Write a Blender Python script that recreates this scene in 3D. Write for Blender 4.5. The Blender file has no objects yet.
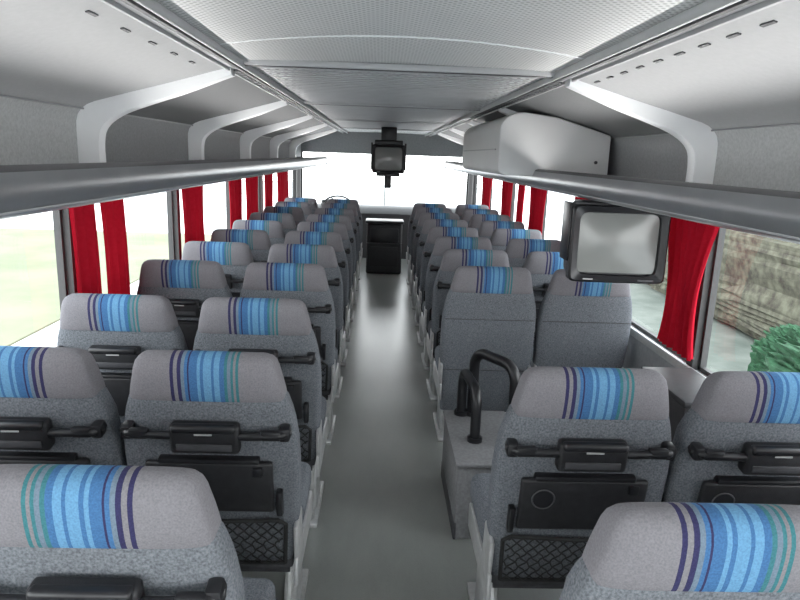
import bpy, bmesh, math, random
from mathutils import Vector, Matrix, Euler, noise as mnoise
random.seed(3)
sc = bpy.context.scene
sc.view_settings.view_transform = 'Standard'
H = 1.65          # eye height
WX = 1.43         # inner half width
Y0, Y1 = -1.4, 11.3
ZC = 2.01

# ---------------------------------------------------------------- materials
def newmat(name):
    m = bpy.data.materials.new(name); m.use_nodes = True
    nt = m.node_tree
    b = nt.nodes['Principled BSDF']
    return m, nt, b

def mat(name, col, rough=0.6, metal=0.0, noise=0.0, nscale=40, bump=0.0, bscale=200, spec=None, col2=None):
    m, nt, b = newmat(name)
    b.inputs['Roughness'].default_value = rough
    b.inputs['Metallic'].default_value = metal
    if spec is not None: b.inputs['Specular IOR Level'].default_value = spec
    tc = nt.nodes.new('ShaderNodeTexCoord')
    n = nt.nodes.new('ShaderNodeTexNoise'); n.inputs['Scale'].default_value = nscale
    n.inputs['Detail'].default_value = 4
    nt.links.new(tc.outputs['Object'], n.inputs['Vector'])
    r = nt.nodes.new('ShaderNodeValToRGB')
    r.color_ramp.elements[0].position = 0.32; r.color_ramp.elements[1].position = 0.68
    a = [max(0, c*(1-noise)) for c in col]; d = [min(1, c*(1+noise)) for c in col]
    if col2: a = col; d = col2
    r.color_ramp.elements[0].color = (*a, 1); r.color_ramp.elements[1].color = (*d, 1)
    nt.links.new(n.outputs['Fac'], r.inputs['Fac'])
    nt.links.new(r.outputs['Color'], b.inputs['Base Color'])
    if bump > 0:
        n2 = nt.nodes.new('ShaderNodeTexNoise'); n2.inputs['Scale'].default_value = bscale
        nt.links.new(tc.outputs['Object'], n2.inputs['Vector'])
        bp = nt.nodes.new('ShaderNodeBump'); bp.inputs['Strength'].default_value = bump
        bp.inputs['Distance'].default_value = 0.003
        nt.links.new(n2.outputs['Fac'], bp.inputs['Height'])
        nt.links.new(bp.outputs['Normal'], b.inputs['Normal'])
    return m

M = {}
M['fabric'] = mat('seat_fabric_grey', (.088,.096,.108), .95, col2=(.190,.202,.220), nscale=190, bump=.25, bscale=400, spec=.1)
M['black'] = mat('black_plastic', (.010,.010,.012), .38, noise=.2)
M['blacktex'] = mat('black_textured_plastic', (.012,.012,.014), .5, noise=.3, bump=.2, bscale=500)
M['ring'] = mat('dark_grey_plastic', (.05,.05,.055), .5, noise=.1)
M['net'] = mat('net_cord_black', (.01,.01,.01), .8, noise=.2)
M['pan'] = mat('seat_pan_dark', (.05,.05,.055), .7, noise=.3)
M['alu'] = mat('seat_frame_light_metal', (.50,.50,.50), .35, metal=.5, noise=.1)
M['label'] = mat('label_grey', (.40,.40,.40), .5, noise=.05)

# headrest fabric with woven stripes
def headrest_mat():
    m, nt, b = newmat('headrest_striped_fabric')
    b.inputs['Roughness'].default_value = .9
    b.inputs['Specular IOR Level'].default_value = .12
    N = nt.nodes.new; L = nt.links.new
    tc = N('ShaderNodeTexCoord'); sep = N('ShaderNodeSeparateXYZ'); L(tc.outputs['Object'], sep.inputs[0])
    oi = N('ShaderNodeObjectInfo')
    f = N('ShaderNodeMath'); f.operation = 'MULTIPLY_ADD'
    L(oi.outputs['Object Index'], f.inputs[0]); f.inputs[1].default_value = -2; f.inputs[2].default_value = 1
    mx = N('ShaderNodeMath'); mx.operation = 'MULTIPLY'; L(sep.outputs['X'], mx.inputs[0]); L(f.outputs[0], mx.inputs[1])
    u = N('ShaderNodeMath'); u.operation = 'MULTIPLY_ADD'; L(mx.outputs[0], u.inputs[0])
    u.inputs[1].default_value = 1/0.225; u.inputs[2].default_value = .5
    g = (.188,.182,.196,1); nv=(.034,.032,.085,1); bl=(.052,.135,.28,1); lb=(.115,.26,.42,1); te=(.045,.155,.175,1); gb=(.135,.18,.23,1)
    stops = [(0,g),(.08,nv),(.125,g),(.17,nv),(.215,gb),(.26,bl),(.30,nv),(.32,bl),(.42,lb),(.46,bl),(.50,lb),(.60,bl),(.63,lb),(.70,bl),(.76,te),(.80,gb),(.84,te),(.875,g),(.905,te),(.94,g)]
    r = N('ShaderNodeValToRGB'); cr = r.color_ramp; cr.interpolation = 'CONSTANT'
    cr.elements[0].position = 0; cr.elements[0].color = stops[0][1]
    cr.elements[1].position = stops[1][0]; cr.elements[1].color = stops[1][1]
    for p, c in stops[2:]:
        e = cr.elements.new(p); e.color = c
    L(u.outputs[0], r.inputs['Fac'])
    n = N('ShaderNodeTexNoise'); n.inputs['Scale'].default_value = 260; L(tc.outputs['Object'], n.inputs['Vector'])
    mr = N('ShaderNodeMapRange'); L(n.outputs['Fac'], mr.inputs['Value']); mr.inputs['From Min'].default_value=.3; mr.inputs['From Max'].default_value=.7
    mr.inputs['To Min'].default_value = .85; mr.inputs['To Max'].default_value = 1.15
    mm = N('ShaderNodeVectorMath'); mm.operation = 'SCALE'; L(r.outputs['Color'], mm.inputs[0]); L(mr.outputs[0], mm.inputs['Scale'])
    L(mm.outputs[0], b.inputs['Base Color'])
    bp = N('ShaderNodeBump'); bp.inputs['Strength'].default_value=.2; bp.inputs['Distance'].default_value=.003
    L(n.outputs['Fac'], bp.inputs['Height']); L(bp.outputs[0], b.inputs['Normal'])
    return m
M['head'] = headrest_mat()

M['rail'] = mat('rack_rail_grey', (.28,.285,.295), .30, noise=.05, nscale=6, metal=.4)
M['raillight'] = mat('rack_rail_light', (.45,.455,.465), .4, noise=.05, nscale=6)
M['raildark'] = mat('rack_rail_dark', (.05,.05,.055), .5, noise=.1)
M['rib'] = mat('rib_white_plastic', (.86,.87,.88), .45, noise=.02, nscale=8)
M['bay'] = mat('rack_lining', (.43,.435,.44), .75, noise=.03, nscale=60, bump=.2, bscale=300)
M['bayshade'] = mat('rack_lining_shaded', (.17,.173,.178), .75, noise=.04, nscale=60, bump=.2, bscale=300)  # same lining, with the shade of the farther bays put into its colour
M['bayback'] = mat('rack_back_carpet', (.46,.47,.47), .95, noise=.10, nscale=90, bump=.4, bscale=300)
M['baybackshade'] = mat('rack_back_carpet_shaded', (.30,.305,.31), .9, noise=.08, nscale=90, bump=.3, bscale=300)  # shaded copy of the back carpet, darkened for the farther bays
M['wall'] = mat('wall_panel_grey', (.30,.31,.32), .8, noise=.08)
M['walldark'] = mat('window_gasket_dark', (.05,.05,.05), .6, noise=.1)
M['sill'] = mat('window_sill_grey', (.42,.43,.43), .5, noise=.06)
M['screen'] = mat('crt_screen', (.20,.205,.195), .2, noise=.05, nscale=3, spec=.6)
M['white'] = mat('cabinet_white', (.70,.70,.70), .55, noise=.02, nscale=4)
M['boxgrey'] = mat('stair_guard_carpet', (.17,.17,.175), .9, noise=.15, nscale=80, bump=.3)
M['dash'] = mat('dashboard_dark', (.02,.02,.022), .55, noise=.2)
lm, lnt, lb_ = newmat('added_fill_strip'); lb_.inputs['Base Color'].default_value=(.9,.9,.88,1); lb_.inputs['Roughness'].default_value=.4  # surface of the strip added with the fill lights
M['fillstrip']=lm

def floor_mat():
    m, nt, b = newmat('floor_linoleum')
    N = nt.nodes.new; L = nt.links.new
    b.inputs['Specular IOR Level'].default_value=.7
    b.inputs['Coat Weight'].default_value=1.0; b.inputs['Coat Roughness'].default_value=.28
    tc = N('ShaderNodeTexCoord')
    mp = N('ShaderNodeMapping'); mp.inputs['Scale'].default_value = (1, .35, 1); L(tc.outputs['Object'], mp.inputs[0])
    n = N('ShaderNodeTexNoise'); n.inputs['Scale'].default_value = 5; n.inputs['Detail'].default_value = 8; n.inputs['Roughness'].default_value = .7
    L(mp.outputs[0], n.inputs['Vector'])
    r = N('ShaderNodeValToRGB'); r.color_ramp.elements[0].position=.25; r.color_ramp.elements[1].position=.75
    r.color_ramp.elements[0].color=(.195,.205,.19,1); r.color_ramp.elements[1].color=(.275,.285,.265,1)
    L(n.outputs['Fac'], r.inputs['Fac'])
    n2 = N('ShaderNodeTexNoise'); n2.inputs['Scale'].default_value = 150; L(tc.outputs['Object'], n2.inputs['Vector'])
    mr = N('ShaderNodeMapRange'); L(n2.outputs['Fac'], mr.inputs['Value']); mr.inputs['To Min'].default_value=.85; mr.inputs['To Max'].default_value=1.12
    s = N('ShaderNodeVectorMath'); s.operation='SCALE'; L(r.outputs['Color'], s.inputs[0]); L(mr.outputs[0], s.inputs['Scale'])
    L(s.outputs[0], b.inputs['Base Color'])
    mr2 = N('ShaderNodeMapRange'); L(n.outputs['Fac'], mr2.inputs['Value']); mr2.inputs['To Min'].default_value=.24; mr2.inputs['To Max'].default_value=.38
    L(mr2.outputs[0], b.inputs['Roughness'])
    bp = N('ShaderNodeBump'); bp.inputs['Strength'].default_value=.1; bp.inputs['Distance'].default_value=.003
    L(n2.outputs['Fac'], bp.inputs['Height']); L(bp.outputs[0], b.inputs['Normal'])
    return m
M['floor'] = floor_mat()

def perf_mat(name, col, scale, dark, ystretch=1.0, bump=.4):
    """perforated panel: regular grid of small holes"""
    m, nt, b = newmat(name)
    b.inputs['Roughness'].default_value=.7
    N = nt.nodes.new; L = nt.links.new
    tc = N('ShaderNodeTexCoord'); mp = N('ShaderNodeMapping'); L(tc.outputs['Object'], mp.inputs[0])
    mp.inputs['Scale'].default_value=(scale, scale*ystretch, 0); mp.inputs['Rotation'].default_value=(0,0,math.radians(45))
    fr = N('ShaderNodeVectorMath'); fr.operation='FRACTION'; L(mp.outputs[0], fr.inputs[0])
    sb = N('ShaderNodeVectorMath'); sb.operation='SUBTRACT'; L(fr.outputs[0], sb.inputs[0]); sb.inputs[1].default_value=(.5,.5,0)
    ln = N('ShaderNodeVectorMath'); ln.operation='LENGTH'; L(sb.outputs[0], ln.inputs[0])
    mr = N('ShaderNodeMapRange'); L(ln.outputs['Value'], mr.inputs['Value']); mr.inputs['From Min'].default_value=.2; mr.inputs['From Max'].default_value=.4
    mr.inputs['To Min'].default_value=dark; mr.inputs['To Max'].default_value=1
    n = N('ShaderNodeTexNoise'); n.inputs['Scale'].default_value=4; L(tc.outputs['Object'], n.inputs['Vector'])
    mr2 = N('ShaderNodeMapRange'); L(n.outputs['Fac'], mr2.inputs['Value']); mr2.inputs['To Min'].default_value=.95; mr2.inputs['To Max'].default_value=1.05
    mu = N('ShaderNodeMath'); mu.operation='MULTIPLY'; L(mr.outputs[0], mu.inputs[0]); L(mr2.outputs[0], mu.inputs[1])
    s = N('ShaderNodeVectorMath'); s.operation='SCALE'; s.inputs[0].default_value=col; L(mu.outputs[0], s.inputs['Scale'])
    L(s.outputs[0], b.inputs['Base Color'])
    bp = N('ShaderNodeBump'); bp.inputs['Strength'].default_value=bump; bp.inputs['Distance'].default_value=.001
    L(mr.outputs[0], bp.inputs['Height']); L(bp.outputs[0], b.inputs['Normal'])
    return m
M['ceilfab'] = perf_mat('ceiling_perforated_fabric', (.88,.88,.87), 55, .62, bump=.2)
M['ceilgrille'] = perf_mat('ceiling_grille', (.66,.67,.67), 36, .22, .6, .5)

def curtain_mat():
    m, nt, b = newmat('curtain_red_cloth')
    N = nt.nodes.new; L = nt.links.new
    b.inputs['Roughness'].default_value=.9
    b.inputs['Specular IOR Level'].default_value=.1
    tc = N('ShaderNodeTexCoord'); n = N('ShaderNodeTexNoise'); n.inputs['Scale'].default_value=60; L(tc.outputs['Object'], n.inputs['Vector'])
    r = N('ShaderNodeValToRGB'); r.color_ramp.elements[0].color=(.33,.005,.016,1); r.color_ramp.elements[1].color=(.46,.012,.03,1)
    L(n.outputs['Fac'], r.inputs['Fac']); L(r.outputs[0], b.inputs['Base Color'])
    t = N('ShaderNodeBsdfTranslucent'); t.inputs['Color'].default_value=(.32,.006,.014,1)
    mx = N('ShaderNodeMixShader'); mx.inputs[0].default_value=.12
    L(b.outputs[0], mx.inputs[1]); L(t.outputs[0], mx.inputs[2]); L(mx.outputs[0], nt.nodes['Material Output'].inputs['Surface'])
    return m
M['curtain'] = curtain_mat()

def glass_mat():
    m, nt, b = newmat('window_glass')
    N = nt.nodes.new; L = nt.links.new
    t = N('ShaderNodeBsdfTransparent'); t.inputs['Color'].default_value=(.95,.97,.965,1)
    g = N('ShaderNodeBsdfGlossy'); g.inputs['Roughness'].default_value=.03
    fr = N('ShaderNodeLayerWeight'); fr.inputs['Blend'].default_value=.12
    mr = N('ShaderNodeMath'); mr.operation='MULTIPLY'; mr.inputs[1].default_value=.35; L(fr.outputs['Facing'], mr.inputs[0])
    mx = N('ShaderNodeMixShader'); L(mr.outputs[0], mx.inputs[0]); L(t.outputs[0], mx.inputs[1]); L(g.outputs[0], mx.inputs[2])
    L(mx.outputs[0], nt.nodes['Material Output'].inputs['Surface'])
    return m
M['glass'] = glass_mat()

# ---------------------------------------------------------------- mesh builder
class B:
    def __init__(s): s.v=[]; s.f=[]; s.m=[]; s.sm=[]; s.mats=[]
    def mi(s, k):
        if k not in s.mats: s.mats.append(k)
        return s.mats.index(k)
    def add(s, vs, fs, k, smooth=False):
        o=len(s.v); s.v += [tuple(v) for v in vs]; i=s.mi(k)
        for f in fs: s.f.append([o+a for a in f]); s.m.append(i); s.sm.append(smooth)
    def box(s, c, d, k, rx=0, bev=0, seg=2, rot=None):
        bm=bmesh.new(); bmesh.ops.create_cube(bm, size=1)
        for v in bm.verts: v.co=Vector((v.co.x*d[0], v.co.y*d[1], v.co.z*d[2]))
        if bev>0: bmesh.ops.bevel(bm, geom=bm.edges[:], offset=bev, segments=seg, affect='EDGES', profile=.5)
        R = rot if rot is not None else Matrix.Rotation(rx,3,'X')
        bm.verts.index_update()
        vs=[R@v.co+Vector(c) for v in bm.verts]; fs=[[v.index for v in f.verts] for f in bm.faces]
        bm.free(); s.add(vs,fs,k,bev>0)
    def loft(s, rings, k, cap=True, smooth=True, closed=False):
        n=len(rings[0]); vs=[p for r in rings for p in r]; fs=[]
        R=len(rings)
        for i in range(R if closed else R-1):
            for j in range(n):
                a=i*n+j; b=i*n+(j+1)%n; c=((i+1)%R)*n+(j+1)%n; d=((i+1)%R)*n+j
                fs.append([a,b,c,d])
        if cap and not closed:
            fs.append(list(range(n))[::-1]); fs.append([(R-1)*n+j for j in range(n)])
        s.add(vs,fs,k,smooth)
    def grid(s, rows, k, smooth=True):
        n=len(rows[0]); vs=[p for r in rows for p in r]; fs=[]
        for i in range(len(rows)-1):
            for j in range(n-1): fs.append([i*n+j,i*n+j+1,(i+1)*n+j+1,(i+1)*n+j])
        s.add(vs,fs,k,smooth)
    def tube(s, pts, r, k, n=8, closed=False):
        pts=[Vector(p) for p in pts]; rings=[]; N=len(pts)
        up=None
        for i,p in enumerate(pts):
            if closed: t=(pts[(i+1)%N]-pts[i-1])
            else: t=(pts[min(i+1,N-1)]-pts[max(i-1,0)])
            t.normalize()
            if up is None:
                up=Vector((0,0,1)) if abs(t.z)<.9 else Vector((0,1,0))
            x=t.cross(up); 
            if x.length<1e-4: x=t.cross(Vector((1,0,0)))
            x.normalize(); u=x.cross(t).normalized(); up=u
            rr = r[i] if isinstance(r,(list,tuple)) else r
            rings.append([p+x*rr*math.cos(a)+u*rr*math.sin(a) for a in [2*math.pi*q/n for q in range(n)]])
        s.loft(rings,k,closed=closed)
    def cyl(s, a, b, r, k, n=20): s.tube([a,b], r, k, n)
    def mesh(s, name):
        me=bpy.data.meshes.new(name); me.from_pydata(s.v,[],s.f)
        for k in s.mats: me.materials.append(M[k])
        me.polygons.foreach_set('material_index', s.m); me.polygons.foreach_set('use_smooth', s.sm)
        bm=bmesh.new(); bm.from_mesh(me); bmesh.ops.recalc_face_normals(bm, faces=bm.faces); bm.to_mesh(me); bm.free()
        try: me.set_sharp_from_angle(angle=math.radians(38))
        except Exception: pass
        me.update(); return me
    def obj(s, name, loc=(0,0,0), parent=None):
        o=bpy.data.objects.new(name, s.mesh(name)); sc.collection.objects.link(o); o.location=loc
        if parent: o.parent=parent
        return o

def sell(w, t, cx, cy, z, e=4, n=36):
    out=[]
    for i in range(n):
        a=2*math.pi*i/n; c=math.cos(a); q=math.sin(a)
        out.append(Vector((cx+w*math.copysign(abs(c)**(2/e),c), cy+t*math.copysign(abs(q)**(2/e),q), z)))
    return out

# ---------------------------------------------------------------- seat
K=.16; ANG=math.atan(K)
def yc(z): return .06+(1.08-z)*K
def seat_mesh(side, plain=False):
    b=B()
    T=.052
    prof=[(.335,.20,.02),(.345,.232,.040),(.40,.250,T),(.50,.258,T),(.62,.263,T),(.74,.263,T),(.80,.260,T),(.86,.252,T),(.90,.243,T*.98),(.94,.230,T*.95),(.97,.21,.03)]
    if plain: prof=[(.19,.22,.03),(.20,.240,.045)]+prof[2:]
    b.loft([sell(w,t,0,yc(z),z,5.5,44) for z,w,t in prof],'fabric')
    # front side bolsters
    for s in(-1,1):
        b.tube([(s*.205,yc(z)-0+.055,z) for z in (.46,.6,.75,.86,.91)],[.02,.035,.036,.03,.015],'fabric',10)
    hp=[(.932,.225,.040),(.936,.235,.053),(.945,.2365,.0565),(.962,.233,.059),(.988,.227,.0595),(1.012,.221,.058),(1.035,.216,.054),(1.053,.210,.046),(1.066,.200,.035),(1.074,.185,.021),(1.078,.155,.007)]
    b.loft([sell(w*.955,t,0,yc(z)-.002,z,5.2,48) for z,w,t in hp],'head')
    def P(x,z,off): return Vector((x,yc(z)-T-off,z))
    if plain:
        for z in (.47,.78): b.tube([P(x,z,.001) for x in (-.25,-.12,0,.12,.25)],.002,'pan',6)
    if not plain:
        # grab handle with ashtray block
        zh=.842
        pts=[P(-.232,zh,-.01),P(-.238,zh,.018),P(-.222,zh,.034),P(-.15,zh-.004,.036),P(0,zh-.006,.036),P(.15,zh-.004,.036),P(.222,zh,.034),P(.238,zh,.018),P(.232,zh,-.01)]
        b.tube(pts,.0125,'black',10)
        for s in(-1,1):
            b.box(P(s*.228,zh,.012),(.034,.045,.045),'black',ANG,.010)
            b.box(P(s*.19,zh,.034),(.06,.024,.032),'black',ANG,.009)
        b.box(P(0,zh-.012,.030),(.20,.045,.094),'blacktex',ANG,.012,3)
        b.box(P(0,zh+.024,.046),(.185,.030,.026),'black',ANG,.010,3)
        b.box(P(0,zh-.036,.054),(.16,.006,.022),'ring',ANG,.002)
        b.box(P(0,zh+.008,.0565),(.05,.003,.005),'label',ANG)
        # folded tray
        zt=.65
        b.box(P(0,zt,.014),(.378,.022,.180),'blacktex',ANG,.009,3)
        b.box(P(0,zt+.093,.010),(.30,.03,.018),'black',ANG,.006)
        c=P(-.12,zt+.022,.0265); R=Matrix.Rotation(ANG,3,'X')
        b.tube([c+R@Vector((.033*math.cos(a),0,.033*math.sin(a))) for a in [2*math.pi*i/24 for i in range(24)]],.0028,'ring',6,closed=True)
        b.cyl(c+R@Vector((0,.002,0)),c+R@Vector((0,-.0006,0)),.031,'black',24)
        b.box(P(.145,zt+.06,.028),(.03,.012,.03),'black',ANG,.004)
        for s in(-1,1):
            b.box(P(s*.205,zt-.06,.008),(.02,.03,.09),'black',ANG,.006)
        # net pocket
        z0,z1=.352,.530
        fr=[P(-.215,z0,.006),P(-.222,z1-.02,.012),P(-.20,z1,.02),P(0,z1-.006,.026),P(.20,z1,.02),P(.222,z1-.02,.012),P(.215,z0,.006)]
        b.tube(fr,.0065,'net',8); b.tube([P(-.215,z0,.006),P(.215,z0,.006)],.006,'net',8)
        step=.036
        n=int(.43/step)+8
        def netline(x0,dirn):
            pts=[]; q=0
            segs=12
            for i in range(segs+1):
                z=z0+(z1-z0)*i/segs; x=x0+dirn*(z-z0)*.95+ .004*math.sin(i*math.pi*.9)
                if abs(x)<=.218: pts.append(P(x,z,.010+.010*(i/segs)))
            if len(pts)>1: b.tube(pts,.0024,'net',4)
        for i in range(-8,n):
            netline(-.215+i*step,1); netline(-.215+i*step,-1)
    # cushion, pan, frame
    b.box((0,.385,.405),(.50,.47,.115),'fabric',math.radians(3),.038,4)
    b.box((0,.37,.33),(.47,.43,.045),'pan',0,.008)
    for s in(-1,1):
        b.box((s*.253,.31,.335),(.014,.44,.10),'alu',0,.006)
        b.box((s*.253,.15,.43),(.016,.11,.16),'alu',ANG,.007)
        b.box((s*.215,.36,.165),(.035,.16,.29),'alu',0,.010)
        b.box((s*.215,.36,.012),(.06,.40,.024),'alu',0,.006)
        b.tube([(s*.215,.20,.03),(s*.215,.18,.18),(s*.215,.22,.31)],.014,'alu',8)
    b.tube([(-.22,.2,.28),(.22,.2,.28)],.016,'pan',8)
    b.tube([(-.22,.5,.28),(.22,.5,.28)],.016,'pan',8)
    return b
sm={False:seat_mesh(1).mesh('passenger_seat_mesh'), True:seat_mesh(1,True).mesh('passenger_seat_plain_mesh')}
def seat(x,y,plain=False,flip=0):
    o=bpy.data.objects.new('passenger_seat', sm[plain]); sc.collection.objects.link(o)
    o.location=(x,y,0); o.pass_index=flip
    return o
XA,XW=.558,1.10
left=[1.04,1.76,2.48,3.34,4.08,4.78,5.48,6.2,6.95,7.7,8.45]
for i,y in enumerate(left):
    d=-.025 if i==0 else 0
    seat(-XA+d,y,flip=1 if i in(0,) else 0); seat(-XW,y,flip=1 if i in(0,1) else 0)
right=[.94,1.69,3.42,4.08,4.74,5.42,6.1,6.8,7.5,8.2]
for i,y in enumerate(right):
    pl = (i==2); d=-.015 if i==0 else 0
    seat(XA+d,y,pl); seat(XW,y,pl)

# ---------------------------------------------------------------- shell
b=B(); b.box((0,(Y0+Y1)/2,-.04),(2*WX+.2,Y1-Y0+.2,.08),'floor'); b.obj('floor')
SILL,WTOP=.70,1.58
LY=[-1.3,1.25,2.95,4.50,6.2,7.7,9.3,10.8]   # pillar positions
def side_wall(s,name):
    b=B(); L=Y1-Y0; cy=(Y0+Y1)/2
    b.box((s*(WX+.04),cy,SILL/2),(.08,L,SILL),'wall')
    b.box((s*(WX+.04),cy,(WTOP+2.14)/2),(.08,L,2.14-WTOP),'wall')
    for y in LY: b.box((s*(WX+.045),y,(SILL+WTOP)/2),(.07,.06,WTOP-SILL),'walldark')
    b.box((s*(WX+.04),Y1-.05,(SILL+WTOP)/2),(.08,.1,WTOP-SILL),'walldark')
    b.box((s*(WX+.001),cy,SILL-.01),(.02,L-.05,.045),'sill',0,.006)
    b.box((s*(WX+.001),cy,.30),(.02,L-.1,.10),'walldark',0,.008)
    o=b.obj(name); return o
side_wall(-1,'wall_left'); side_wall(1,'wall_right')
w=0
for s in(-1,1):
    for a,c in zip(LY[:-1],LY[1:]):
        w+=1; b=B(); x=s*(WX+.055)
        y0,y1=a+.03,c-.03
        b.grid([[(x,y0,SILL),(x,y1,SILL)],[(x,y0,WTOP),(x,y1,WTOP)]],'glass',False)
        for z in(SILL+.012,WTOP-.012): b.box((x-s*.004,(y0+y1)/2,z),(.022,y1-y0,.02),'walldark')
        for y in(y0+.010,y1-.010): b.box((x-s*.004,y,(SILL+WTOP)/2),(.022,.018,WTOP-SILL),'walldark')
        b.obj('window_%d'%w)
# rear wall with rear window
b=B()
b.box((0,Y0-.04,.35),(2*WX+.16,.08,.7),'wall'); b.box((0,Y0-.04,2.01),(2*WX+.16,.08,.26),'wall')
for s in(-1,1): b.box((s*1.41,Y0-.04,1.3),(.18,.08,1.2),'wall')
b.obj('wall_rear')
b=B(); b.grid([[(-1.32,Y0-.04,.7),(1.32,Y0-.04,.7)],[(-1.32,Y0-.04,1.88),(1.32,Y0-.04,1.88)]],'glass',False)
b.box((0,Y0-.04,.71),(2.6,.03,.02),'walldark'); b.box((0,Y0-.04,1.87),(2.6,.03,.02),'walldark'); b.obj('window_15')
# front wall: bulkhead + header; windscreen
b=B()
b.box((0,Y1+.04,.4),(2*WX+.16,.08,.8),'dash'); b.box((0,Y1+.04,1.90),(2*WX+.16,.08,.48),'wall')
for s in(-1,1): b.box((s*1.45,Y1+.04,1.22),(.08,.08,.88),'walldark')
b.obj('wall_front')
b=B(); b.grid([[(-1.41,Y1+.04,.8),(1.41,Y1+.04,.8)],[(-1.41,Y1+.04,1.66),(1.41,Y1+.04,1.66)]],'glass',False)
b.box((0,Y1+.035,1.22),(.02,.02,.84),'walldark'); b.obj('window_16')

# ceiling
CH=.69
b=B()
ys=[Y0+i*(2.87-Y0)/16 for i in range(17)]
xs=[-CH+2*CH*i/16 for i in range(17)]
def arch(y): return max(0.25,math.sin(math.pi*min(1,max(0,(y+1.4)/4.27)))**.6)
b.grid([[ (x,y,ZC+.05*(1-(x/CH)**2)*arch(y)) for x in xs] for y in ys],'ceilfab')
b.tube([(x,2.3+.16*(x/CH)**2,ZC-.001+.05*(1-(x/CH)**2)*arch(2.35)) for x in xs],.0035,'rib',6)
ribs=[1.2,2.9,4.55,6.2,7.85,9.5]
ribs_all=[-.45]+ribs
secs=[2.87,4.95,7.1,9.3,Y1]
for a,c in zip(secs[:-1],secs[1:]):
    b.grid([[(x,y,ZC+.01*(1-(x/CH)**2)) for x in xs] for y in (a,c)],'ceilgrille')
    b.box((0,a,ZC-.004),(2*CH,.030,.024),'raildark',0,.006)
    b.box((0,a-.03,ZC-.002),(2*CH,.018,.026),'raillight',0,.004)
# louvre slats of the central grille
y=2.96
while y<9.25:
    if min(abs(y-q) for q in secs)>.05:
        b.box((0,y,ZC+.002),(2*CH-.09,.022,.007),'raillight',0,.002)
    y+=.085
b.box((0,(Y0+Y1)/2,2.17),(2*WX+.2,Y1-Y0+.2,.06),'wall')
b.obj('ceiling')

# longitudinal channels
for s in(-1,1):
    b=B(); L=Y1-Y0; cy=(Y0+Y1)/2
    b.box((s*CH,cy,ZC-.002),(.075,L-.02,.035),'rail',0,.006)
    b.box((s*(CH-.012),cy,ZC-.022),(.016,L-.04,.012),'raildark')
    b.box((s*(CH+.040),cy,ZC-.016),(.012,L-.04,.03),'raillight',0,.003)
    b.box((s*(CH-.040),cy,ZC-.014),(.012,L-.04,.03),'raillight',0,.003)
    y=3.0
    while y<9.6:
        b.box((s*(CH+.014),y,ZC-.022),(.026,.05,.012),'raildark',0,.003); y+=.085
    b.obj('trim_%d'%(1 if s<0 else 2))

# luggage racks
BASE=[(1.385,H-.12),(1.385,H+.06),(1.383,H+.10),(1.374,H+.130),(1.358,H+.152),(1.334,H+.170),(1.30,H+.184),(1.25,H+.198),(1.15,H+.226),(1.0,H+.266),(.85,H+.308),(.72,H+.345)]
def liner(s,off):
    P=BASE; out=[]
    for i,p in enumerate(P):
        a=Vector(P[max(i-1,0)]); c=Vector(P[min(i+1,len(P)-1)]); t=(c-a).normalized(); n=Vector((-t.y,t.x))
        o = off(i/(len(P)-1)) if callable(off) else off
        q=Vector(p)+n*o; out.append((s*q.x,q.y))
    return out
def bez(pts,n):
    out=[]; P=[Vector(p) for p in pts]; P=[P[0]*2-P[1]]+P+[P[-1]*2-P[-2]]
    for i in range(1,len(P)-2):
        for k in range(n):
            t=k/n; a,b_,c,d=P[i-1],P[i],P[i+1],P[i+2]
            out.append(.5*((2*b_)+(-a+c)*t+(2*a-5*b_+4*c-d)*t*t+(-a+3*b_-3*c+d)*t**3))
    out.append(P[-2]); return out
OUTR=bez([(1.39,H-.10),(1.39,H+.06),(1.375,H+.14),(1.31,H+.186),(1.15,H+.232),(.95,H+.286),(.72,H+.349)],6)
INNR=bez([(1.295,H-.10),(1.295,H+.010),(1.275,H+.078),(1.205,H+.132),(1.09,H+.178),(.92,H+.236),(.72,H+.314)],6)
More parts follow.
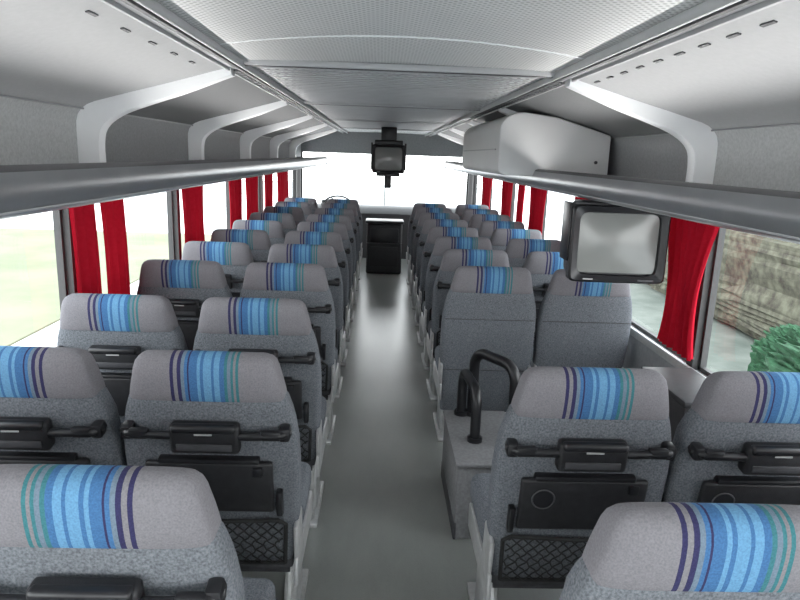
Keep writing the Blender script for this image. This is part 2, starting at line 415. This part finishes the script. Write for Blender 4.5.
def rack(s):
    b=B(); yA,yB=Y0+.02,9.9
    path=liner(s,0)
    ysp=2.9+(.08 if s<0 else 0)  # bays past this rib get the materials with painted-in shade
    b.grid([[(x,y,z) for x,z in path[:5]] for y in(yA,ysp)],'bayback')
    b.grid([[(x,y,z) for x,z in path[:5]] for y in(ysp,yB)],'baybackshade')
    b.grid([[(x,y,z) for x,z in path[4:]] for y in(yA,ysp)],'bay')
    b.grid([[(x,y,z) for x,z in path[4:]] for y in(ysp,yB)],'bayshade')
    b.box((s*1.352,(yA+yB)/2,H+.152),(.012,yB-yA,.008),'rail',0,.003)
    b.box((s*1.16,(yA+yB)/2,H-.122),(.53,yB-yA,.03),'bay')
    X=.88
    prof=[(X+.05,H-.054),(X+.02,H-.050),(X+.004,H-.055),(X-.004,H-.064),(X-.012,H-.085),(X-.014,H-.112),(X-.006,H-.140),(X+.012,H-.160),(X+.04,H-.171),(X+.075,H-.172),(X+.075,H-.13)]
    b.grid([[(s*x,y,z) for x,z in prof[:4]] for y in(yA,yB)],'raildark')
    b.grid([[(s*x,y,z) for x,z in prof[3:]] for y in(yA,yB)],'rail')
    b.grid([[(s*x,y,z) for x,z in ((X+.05,H-.054),(X+.055,H-.10),(X+.075,H-.13))] for y in(yA,yB)],'rail')
    b.tube([(s*(X+.006),yA,H-.152),(s*(X+.006),yB,H-.152)],.004,'raillight',8)
    b.box((s*(X+.05),yB,H-.11),(.12,.02,.11),'raildark')
    # made-up strip under the added fill lights, just behind the rail
    b.box((s*.965,(yA+yB)/2,H-.1025),(.045,yB-yA-.1,.012),'fillstrip',0,.004)
    for i,y in enumerate(ribs_all):
        if s<0: y+=.08
        w=.038; rings=[]
        for I,O in zip(INNR,OUTR):
            xi,zi=I; xo,zo=O; dx,dz=xi-xo,zi-zo
            rings.append([Vector((s*xx,yy,zz)) for xx,yy,zz in ((xo,y-w*1.3,zo),(xo+dx*.80,y-w,zo+dz*.80),(xo+dx*.95,y-w*.9,zo+dz*.95),(xi,y-w*.6,zi),(xi,y+w*.6,zi),(xo+dx*.95,y+w*.9,zo+dz*.95),(xo+dx*.80,y+w,zo+dz*.80),(xo,y+w*1.3,zo))])
        b.loft(rings,'rib')
    y=1.1
    while y<2.75:
        R=Matrix.Rotation(s*math.atan2(.042,.15),3,'Y')
        b.box((s*.80,y,H+.3205),(.010,.055,.004),'ring',rot=R); y+=.15 if s>0 else .22
    return b.obj('luggage_rack')
rl_=rack(-1); rr_=rack(1)
# added fill lights (hidden in the racks behind the rail, brightening the ceiling)
for s,par,ya,yb in((-1,rl_,-1.2,9.8),(1,rr_,-1.2,3.85),(1,rr_,6.0,9.8)):
    la=bpy.data.lights.new('added_fill_light','AREA'); la.shape='RECTANGLE'; la.size=.035; la.size_y=yb-ya
    la.energy=5.2*(yb-ya)*(1.12 if s>0 else 1); la.color=(1,.985,.965)
    lo=bpy.data.objects.new('added_fill_light',la); sc.collection.objects.link(lo)
    lo.location=(s*.965,(ya+yb)/2,H-.092)
    lo.rotation_euler=(math.pi,s*math.radians(-50),0)
    lo.parent=par

# white cabinet in the right rack: rounded upper inboard corner, sits on the rack floor
b=B()
def cabsec(y,inset=0):
    pts=[]
    x0,x1=.645+inset,1.33; z0,z1=H-.095+inset,H+.285-inset
    r=.05
    for i in range(7):
        a=math.pi+ (math.pi/2)*i/6
        pts.append((x0+r+r*math.cos(a), z0+r*.9+r*.9*math.sin(a)))
    pts.append((x1,z0)); pts.append((x1,H+.165-inset)); pts.append((1.0,H+.262-inset))
    for i in range(8):
        a=math.pi/2+(math.pi/2)*i/7
        pts.append((x0+.15+.15*math.cos(a), z1-.10+.10*math.sin(a)))
    return [Vector((x,y,z)) for x,z in pts]
b.loft([cabsec(4.06,.016),cabsec(4.066,.005),cabsec(4.08,0),cabsec(5.85,0),cabsec(5.87,.02)],'white',smooth=True)
b.box((.642,4.95,H+.06),(.008,1.6,.008),'rail')
b.cyl((1.25,4.062,H-.0),(1.25,4.050,H-.0),.010,'ring',12)
b.obj('air_conditioning_cabinet',parent=rr_)

# ---------------------------------------------------------------- curtains
def curtain(s,ya,yb,folds=4,pinch=.3,zt=H-.142,zb=.77):
    b=B(); rows=[]; n=folds*8; width=yb-ya; y=(ya+yb)/2
    for i in range(13):
        t=i/12; z=zt-(zt-zb)*t
        wd=width*(1-pinch*math.sin(math.pi*min(1,t*.72))**1.2)
        row=[]
        for j in range(n+1):
            u=j/n-.5; row.append((s*(WX-.040-.020*math.sin(j/n*folds*2*math.pi+.5*t)-.004*math.sin(t*5+j)), y+u*wd+.02*t, z))
        rows.append(row)
    b.grid(rows,'curtain')
    b.tube([(s*(WX-.04),ya-.03,zt-.004),(s*(WX-.04),yb+.03,zt-.004)],.006,'alu',8)
    b.obj('curtain')
for ya,yb,f in ((2.80,3.07,3),(3.11,3.42,3),(4.38,4.95,5),(5.75,6.3,4),(6.45,7.15,5),(7.5,8.1,4),(8.4,9.5,6),(1.05,1.45,3)): curtain(-1,ya,yb,f,.12)
for ya,yb,f,p in ((2.70,3.30,7,.5),(4.3,4.9,4,.3),(5.7,6.4,5,.2),(6.6,6.95,3,.2),(7.2,7.9,4,.2),(8.6,9.5,5,.2),(1.05,1.45,3,.2)): curtain(1,ya,yb,f,p)

# ---------------------------------------------------------------- CRT monitors
def crt(name,w,h,d,loc,rz=0,tilt=0):
    b=B()
    def rr(w,h,y,e=16,n=64): 
        out=[]
        for i in range(n):
            a=2*math.pi*i/n;c=math.cos(a);q=math.sin(a)
            out.append(Vector((w/2*math.copysign(abs(c)**(2/e),c),y,h/2*math.copysign(abs(q)**(2/e),q))))
        return out
    b.loft([rr(w*.80,h*.80,.028,9),rr(w*.84,h*.82,.004,9),rr(w*.96,h*.96,-.012),rr(w,h,-.002),rr(w,h,.05),rr(w*.97,h*.95,.06),rr(w*.9,h*.88,d*.55),rr(w*.62,h*.6,d)],'black',cap=True)
    rows=[]
    for i in range(11):
        v=i/10-.5; rows.append([(u*w*.815, .018-.020*(1-(2*u)**2)*(1-(2*v)**2)-.0, v*h*.775+h*.01) for u in [j/12-.5 for j in range(13)]])
    b.grid(rows,'screen')
    b.box((w*.3,-.012,-h*.455),(w*.16,.006,h*.02),'ring'); b.box((-w*.3,-.012,-h*.455),(w*.1,.006,h*.015),'label')
    o=b.obj(name,loc); o.rotation_euler=(tilt,0,rz); return o
tv=crt('crt_television',.458,.365,.36,(1.063,3.02,1.276),rz=math.radians(-2),tilt=math.radians(-1))
b=B()
b.box((0,.04,.184),(.44,.05,.022),'black',0,.006); b.box((0,.17,.184),(.30,.26,.022),'black',0,.008)
for s in(-1,1): b.box((s*.230,.10,.05),(.012,.14,.28),'black',0,.005)
b.obj('mounting_bracket',parent=tv)
tv2=crt('hanging_crt_television',.42,.36,.34,(.02,8.5,1.605),tilt=0)
b=B()
b.box((0,.16,.205),(.36,.30,.06),'black',0,.01); b.box((0,.16,.30),(.20,.16,.20),'black',0,.01)
b.box((-.215,.12,.03),(.02,.26,.34),'black',0,.006); b.box((.215,.12,.03),(.02,.26,.34),'black',0,.006)
b.box((0,.10,-.20),(.30,.20,.04),'black',0,.01); b.box((0,.08,-.29),(.09,.08,.16),'black',0,.015)
b.obj('ceiling_bracket',parent=tv2)

# ---------------------------------------------------------------- stairwell guard, rails, cabinet
b=B()
b.box((.45,2.87,.175),(.31,.60,.35),'boxgrey',0,.012)
b.box((.45,2.87,.358),(.325,.62,.018),'boxgrey',0,.007)
b.box((.299,2.87,.04),(.012,.60,.08),'raildark',0,.003)
sg=b.obj('stairwell_guard_box')
b=B()
def hoop(a,c,zt,r,rr=.07):
    a=Vector(a); c=Vector(c)
    d=(c-a).normalized(); top=Vector((0,0,zt-a.z))
    pts=[a,a+top*.4,a+top-Vector((0,0,rr))]
    for i in range(1,6):
        t=math.pi/2*i/6; pts.append(a+top-Vector((0,0,rr))+d*rr*(1-math.cos(t))+Vector((0,0,rr*math.sin(t))))
    pts.append(a+top+d*rr); pts.append(c+top-d*rr)
    for i in range(1,6):
        t=math.pi/2*i/6; pts.append(c+top-d*rr+d*rr*math.sin(t)-Vector((0,0,rr*(1-math.cos(t)))))
    pts+= [c+top-Vector((0,0,rr)),c+top*.4,c]
    b.tube(pts,r,'black',12)
zb=.37
hoop((.43,3.12,zb),(.585,2.86,zb),.71,.026,.08)
hoop((.375,3.12,zb),(.40,2.80,zb),.61,.024,.08)
for x,y in((.43,3.12),(.585,2.86),(.375,3.12),(.40,2.80)): b.cyl((x,y,.368),(x,y,.388),.036,'black',16)
b.obj('handrail',parent=sg)
b=B()
b.box((1.26,2.58,.36),(.22,.42,.72),'dash',0,.015); b.box((1.26,2.58,.735),(.24,.45,.03),'dash',0,.01)
b.box((1.26,2.364,.52),(.18,.012,.26),'blacktex',0,.006); b.box((1.26,2.352,.62),(.08,.02,.018),'ring',0,.005)
b.box((1.26,2.364,.20),(.18,.012,.26),'blacktex',0,.006)
b.obj('refreshment_cabinet')

# ---------------------------------------------------------------- front
b=B()
b.box((.00,9.28,.36),(.50,.36,.72),'dash',0,.03,3); b.box((.00,9.25,.735),(.54,.40,.04),'black',0,.015)
b.box((.00,9.092,.55),(.40,.012,.20),'black',0,.005); b.box((.00,9.092,.25),(.40,.012,.28),'blacktex',0,.005)
b.box((.00,9.082,.44),(.5,.02,.012),'ring')
b.obj('entrance_console')
b=B()
pr=[(10.55,0),(10.55,.55),(10.6,.72),(10.75,.80),(11.0,.83),(11.27,.80),(11.27,0)]
b.loft([[Vector((x,y,z)) for y,z in pr] for x in (-1.38,-.4,.4,1.38)],'dash',smooth=False)
b.box((-.75,10.66,.84),(.55,.16,.12),'black',math.radians(-25),.03,3)
c=Vector((-.75,10.40,.86)); R=Matrix.Rotation(math.radians(35),3,'X')
b.tube([c+R@Vector((.22*math.cos(a),.22*math.sin(a),0)) for a in [2*math.pi*i/32 for i in range(32)]],.014,'black',8,closed=True)
for a in(0,2.1,4.2): b.tube([c,c+R@Vector((.22*math.cos(a),.22*math.sin(a),0))],.012,'black',6)
b.tube([c,c+Vector((0,.25,-.28))],.03,'black',10)
b.obj('dashboard')

# ---------------------------------------------------------------- outside
M['asphalt']=mat('asphalt_outside',(.55,.55,.54),.9,noise=.12,nscale=1.5)
M['wet']=mat('wet_verge',(.075,.09,.075),.8,col2=(.13,.145,.125),nscale=2)
M['grass']=mat('lawn_grass',(.115,.128,.075),.95,col2=(.165,.168,.11),nscale=.6)
M['hedge']=mat('hedge_leaves',(.028,.022,.014),.9,col2=(.11,.11,.075),nscale=6)
M['bush']=mat('bush_green',(.006,.04,.014),.9,col2=(.025,.09,.04),nscale=12)
M['render']=mat('building_render',(.30,.30,.31),.9,noise=.12,nscale=.5)
M['roof']=mat('building_roof',(.12,.13,.12),.8,noise=.2,nscale=2)
b=B(); b.box((0,8,-1.35),(120,120,.1),'asphalt'); b.obj('ground_outside')
b=B(); b.box((-11,13,-1.285),(11,20,.03),'grass'); b.obj('lawn')
b=B(); b.box((5.6,10,-1.285),(2.6,16,.03),'wet'); b.obj('grass_verge')
def hedge(name,cx,cy,cz,sx,sy,sz,k,seed,a1=.12,a2=.06):
    bm=bmesh.new(); bmesh.ops.create_icosphere(bm,subdivisions=6,radius=1)
    for v in bm.verts:
        p=v.co.copy(); q=Vector([math.copysign(abs(a)**.6,a) for a in p])
        d=1+a1*mnoise.noise(p*4+Vector((seed,0,0)))+a2*mnoise.noise(p*14)+a2*.8*mnoise.noise(p*34)
        v.co=Vector((q.x*sx*d,q.y*sy*d,q.z*sz*d))
    me=bpy.data.meshes.new(name); bm.to_mesh(me); bm.free(); me.materials.append(M[k])
    o=bpy.data.objects.new(name,me); sc.collection.objects.link(o); o.location=(cx,cy,cz); return o
hedge('hedge',7.6,10.0,-.1,1.3,8.0,1.45,'hedge',1)
hedge('green_bush',5.2,6.8,-.80,.75,.9,.66,'bush',2,.12,.10)
b=B(); b.box((-24,18,1.2),(6,40,5),'render'); 
b.loft([[Vector((-27.5,y,3.7)),Vector((-24,y,6)),Vector((-20.5,y,3.7))] for y in(-2.5,38.5)],'roof',smooth=False)
for i in range(8): b.box((-20.98,1+i*5,1.4),(.06,1.4,1.3),'walldark')
b.obj('building_outside')

# ---------------------------------------------------------------- world, camera
wd=bpy.data.worlds.new('overcast_sky'); sc.world=wd; wd.use_nodes=True
nt=wd.node_tree; bg=nt.nodes['Background']
tc=nt.nodes.new('ShaderNodeTexCoord'); sp=nt.nodes.new('ShaderNodeSeparateXYZ'); nt.links.new(tc.outputs['Generated'],sp.inputs[0])
r=nt.nodes.new('ShaderNodeValToRGB'); r.color_ramp.elements[0].position=0; r.color_ramp.elements[1].position=.8
r.color_ramp.elements[0].color=(1,1,1,1); r.color_ramp.elements[1].color=(.86,.93,1,1)
nt.links.new(sp.outputs['Z'],r.inputs[0]); nt.links.new(r.outputs[0],bg.inputs['Color'])
bg.inputs['Strength'].default_value=7.0

cam=bpy.data.cameras.new('camera'); co=bpy.data.objects.new('camera',cam); sc.collection.objects.link(co)
cam.sensor_width=36; cam.lens=650/800*36; cam.clip_start=.02
R=Matrix.Rotation(math.radians(-2.0),4,'Z')@Matrix.Rotation(math.radians(90-12.5),4,'X')@Matrix.Rotation(math.radians(2.0),4,'Z')
co.matrix_world=Matrix.Translation((-.067,0,H))@R
sc.camera=co
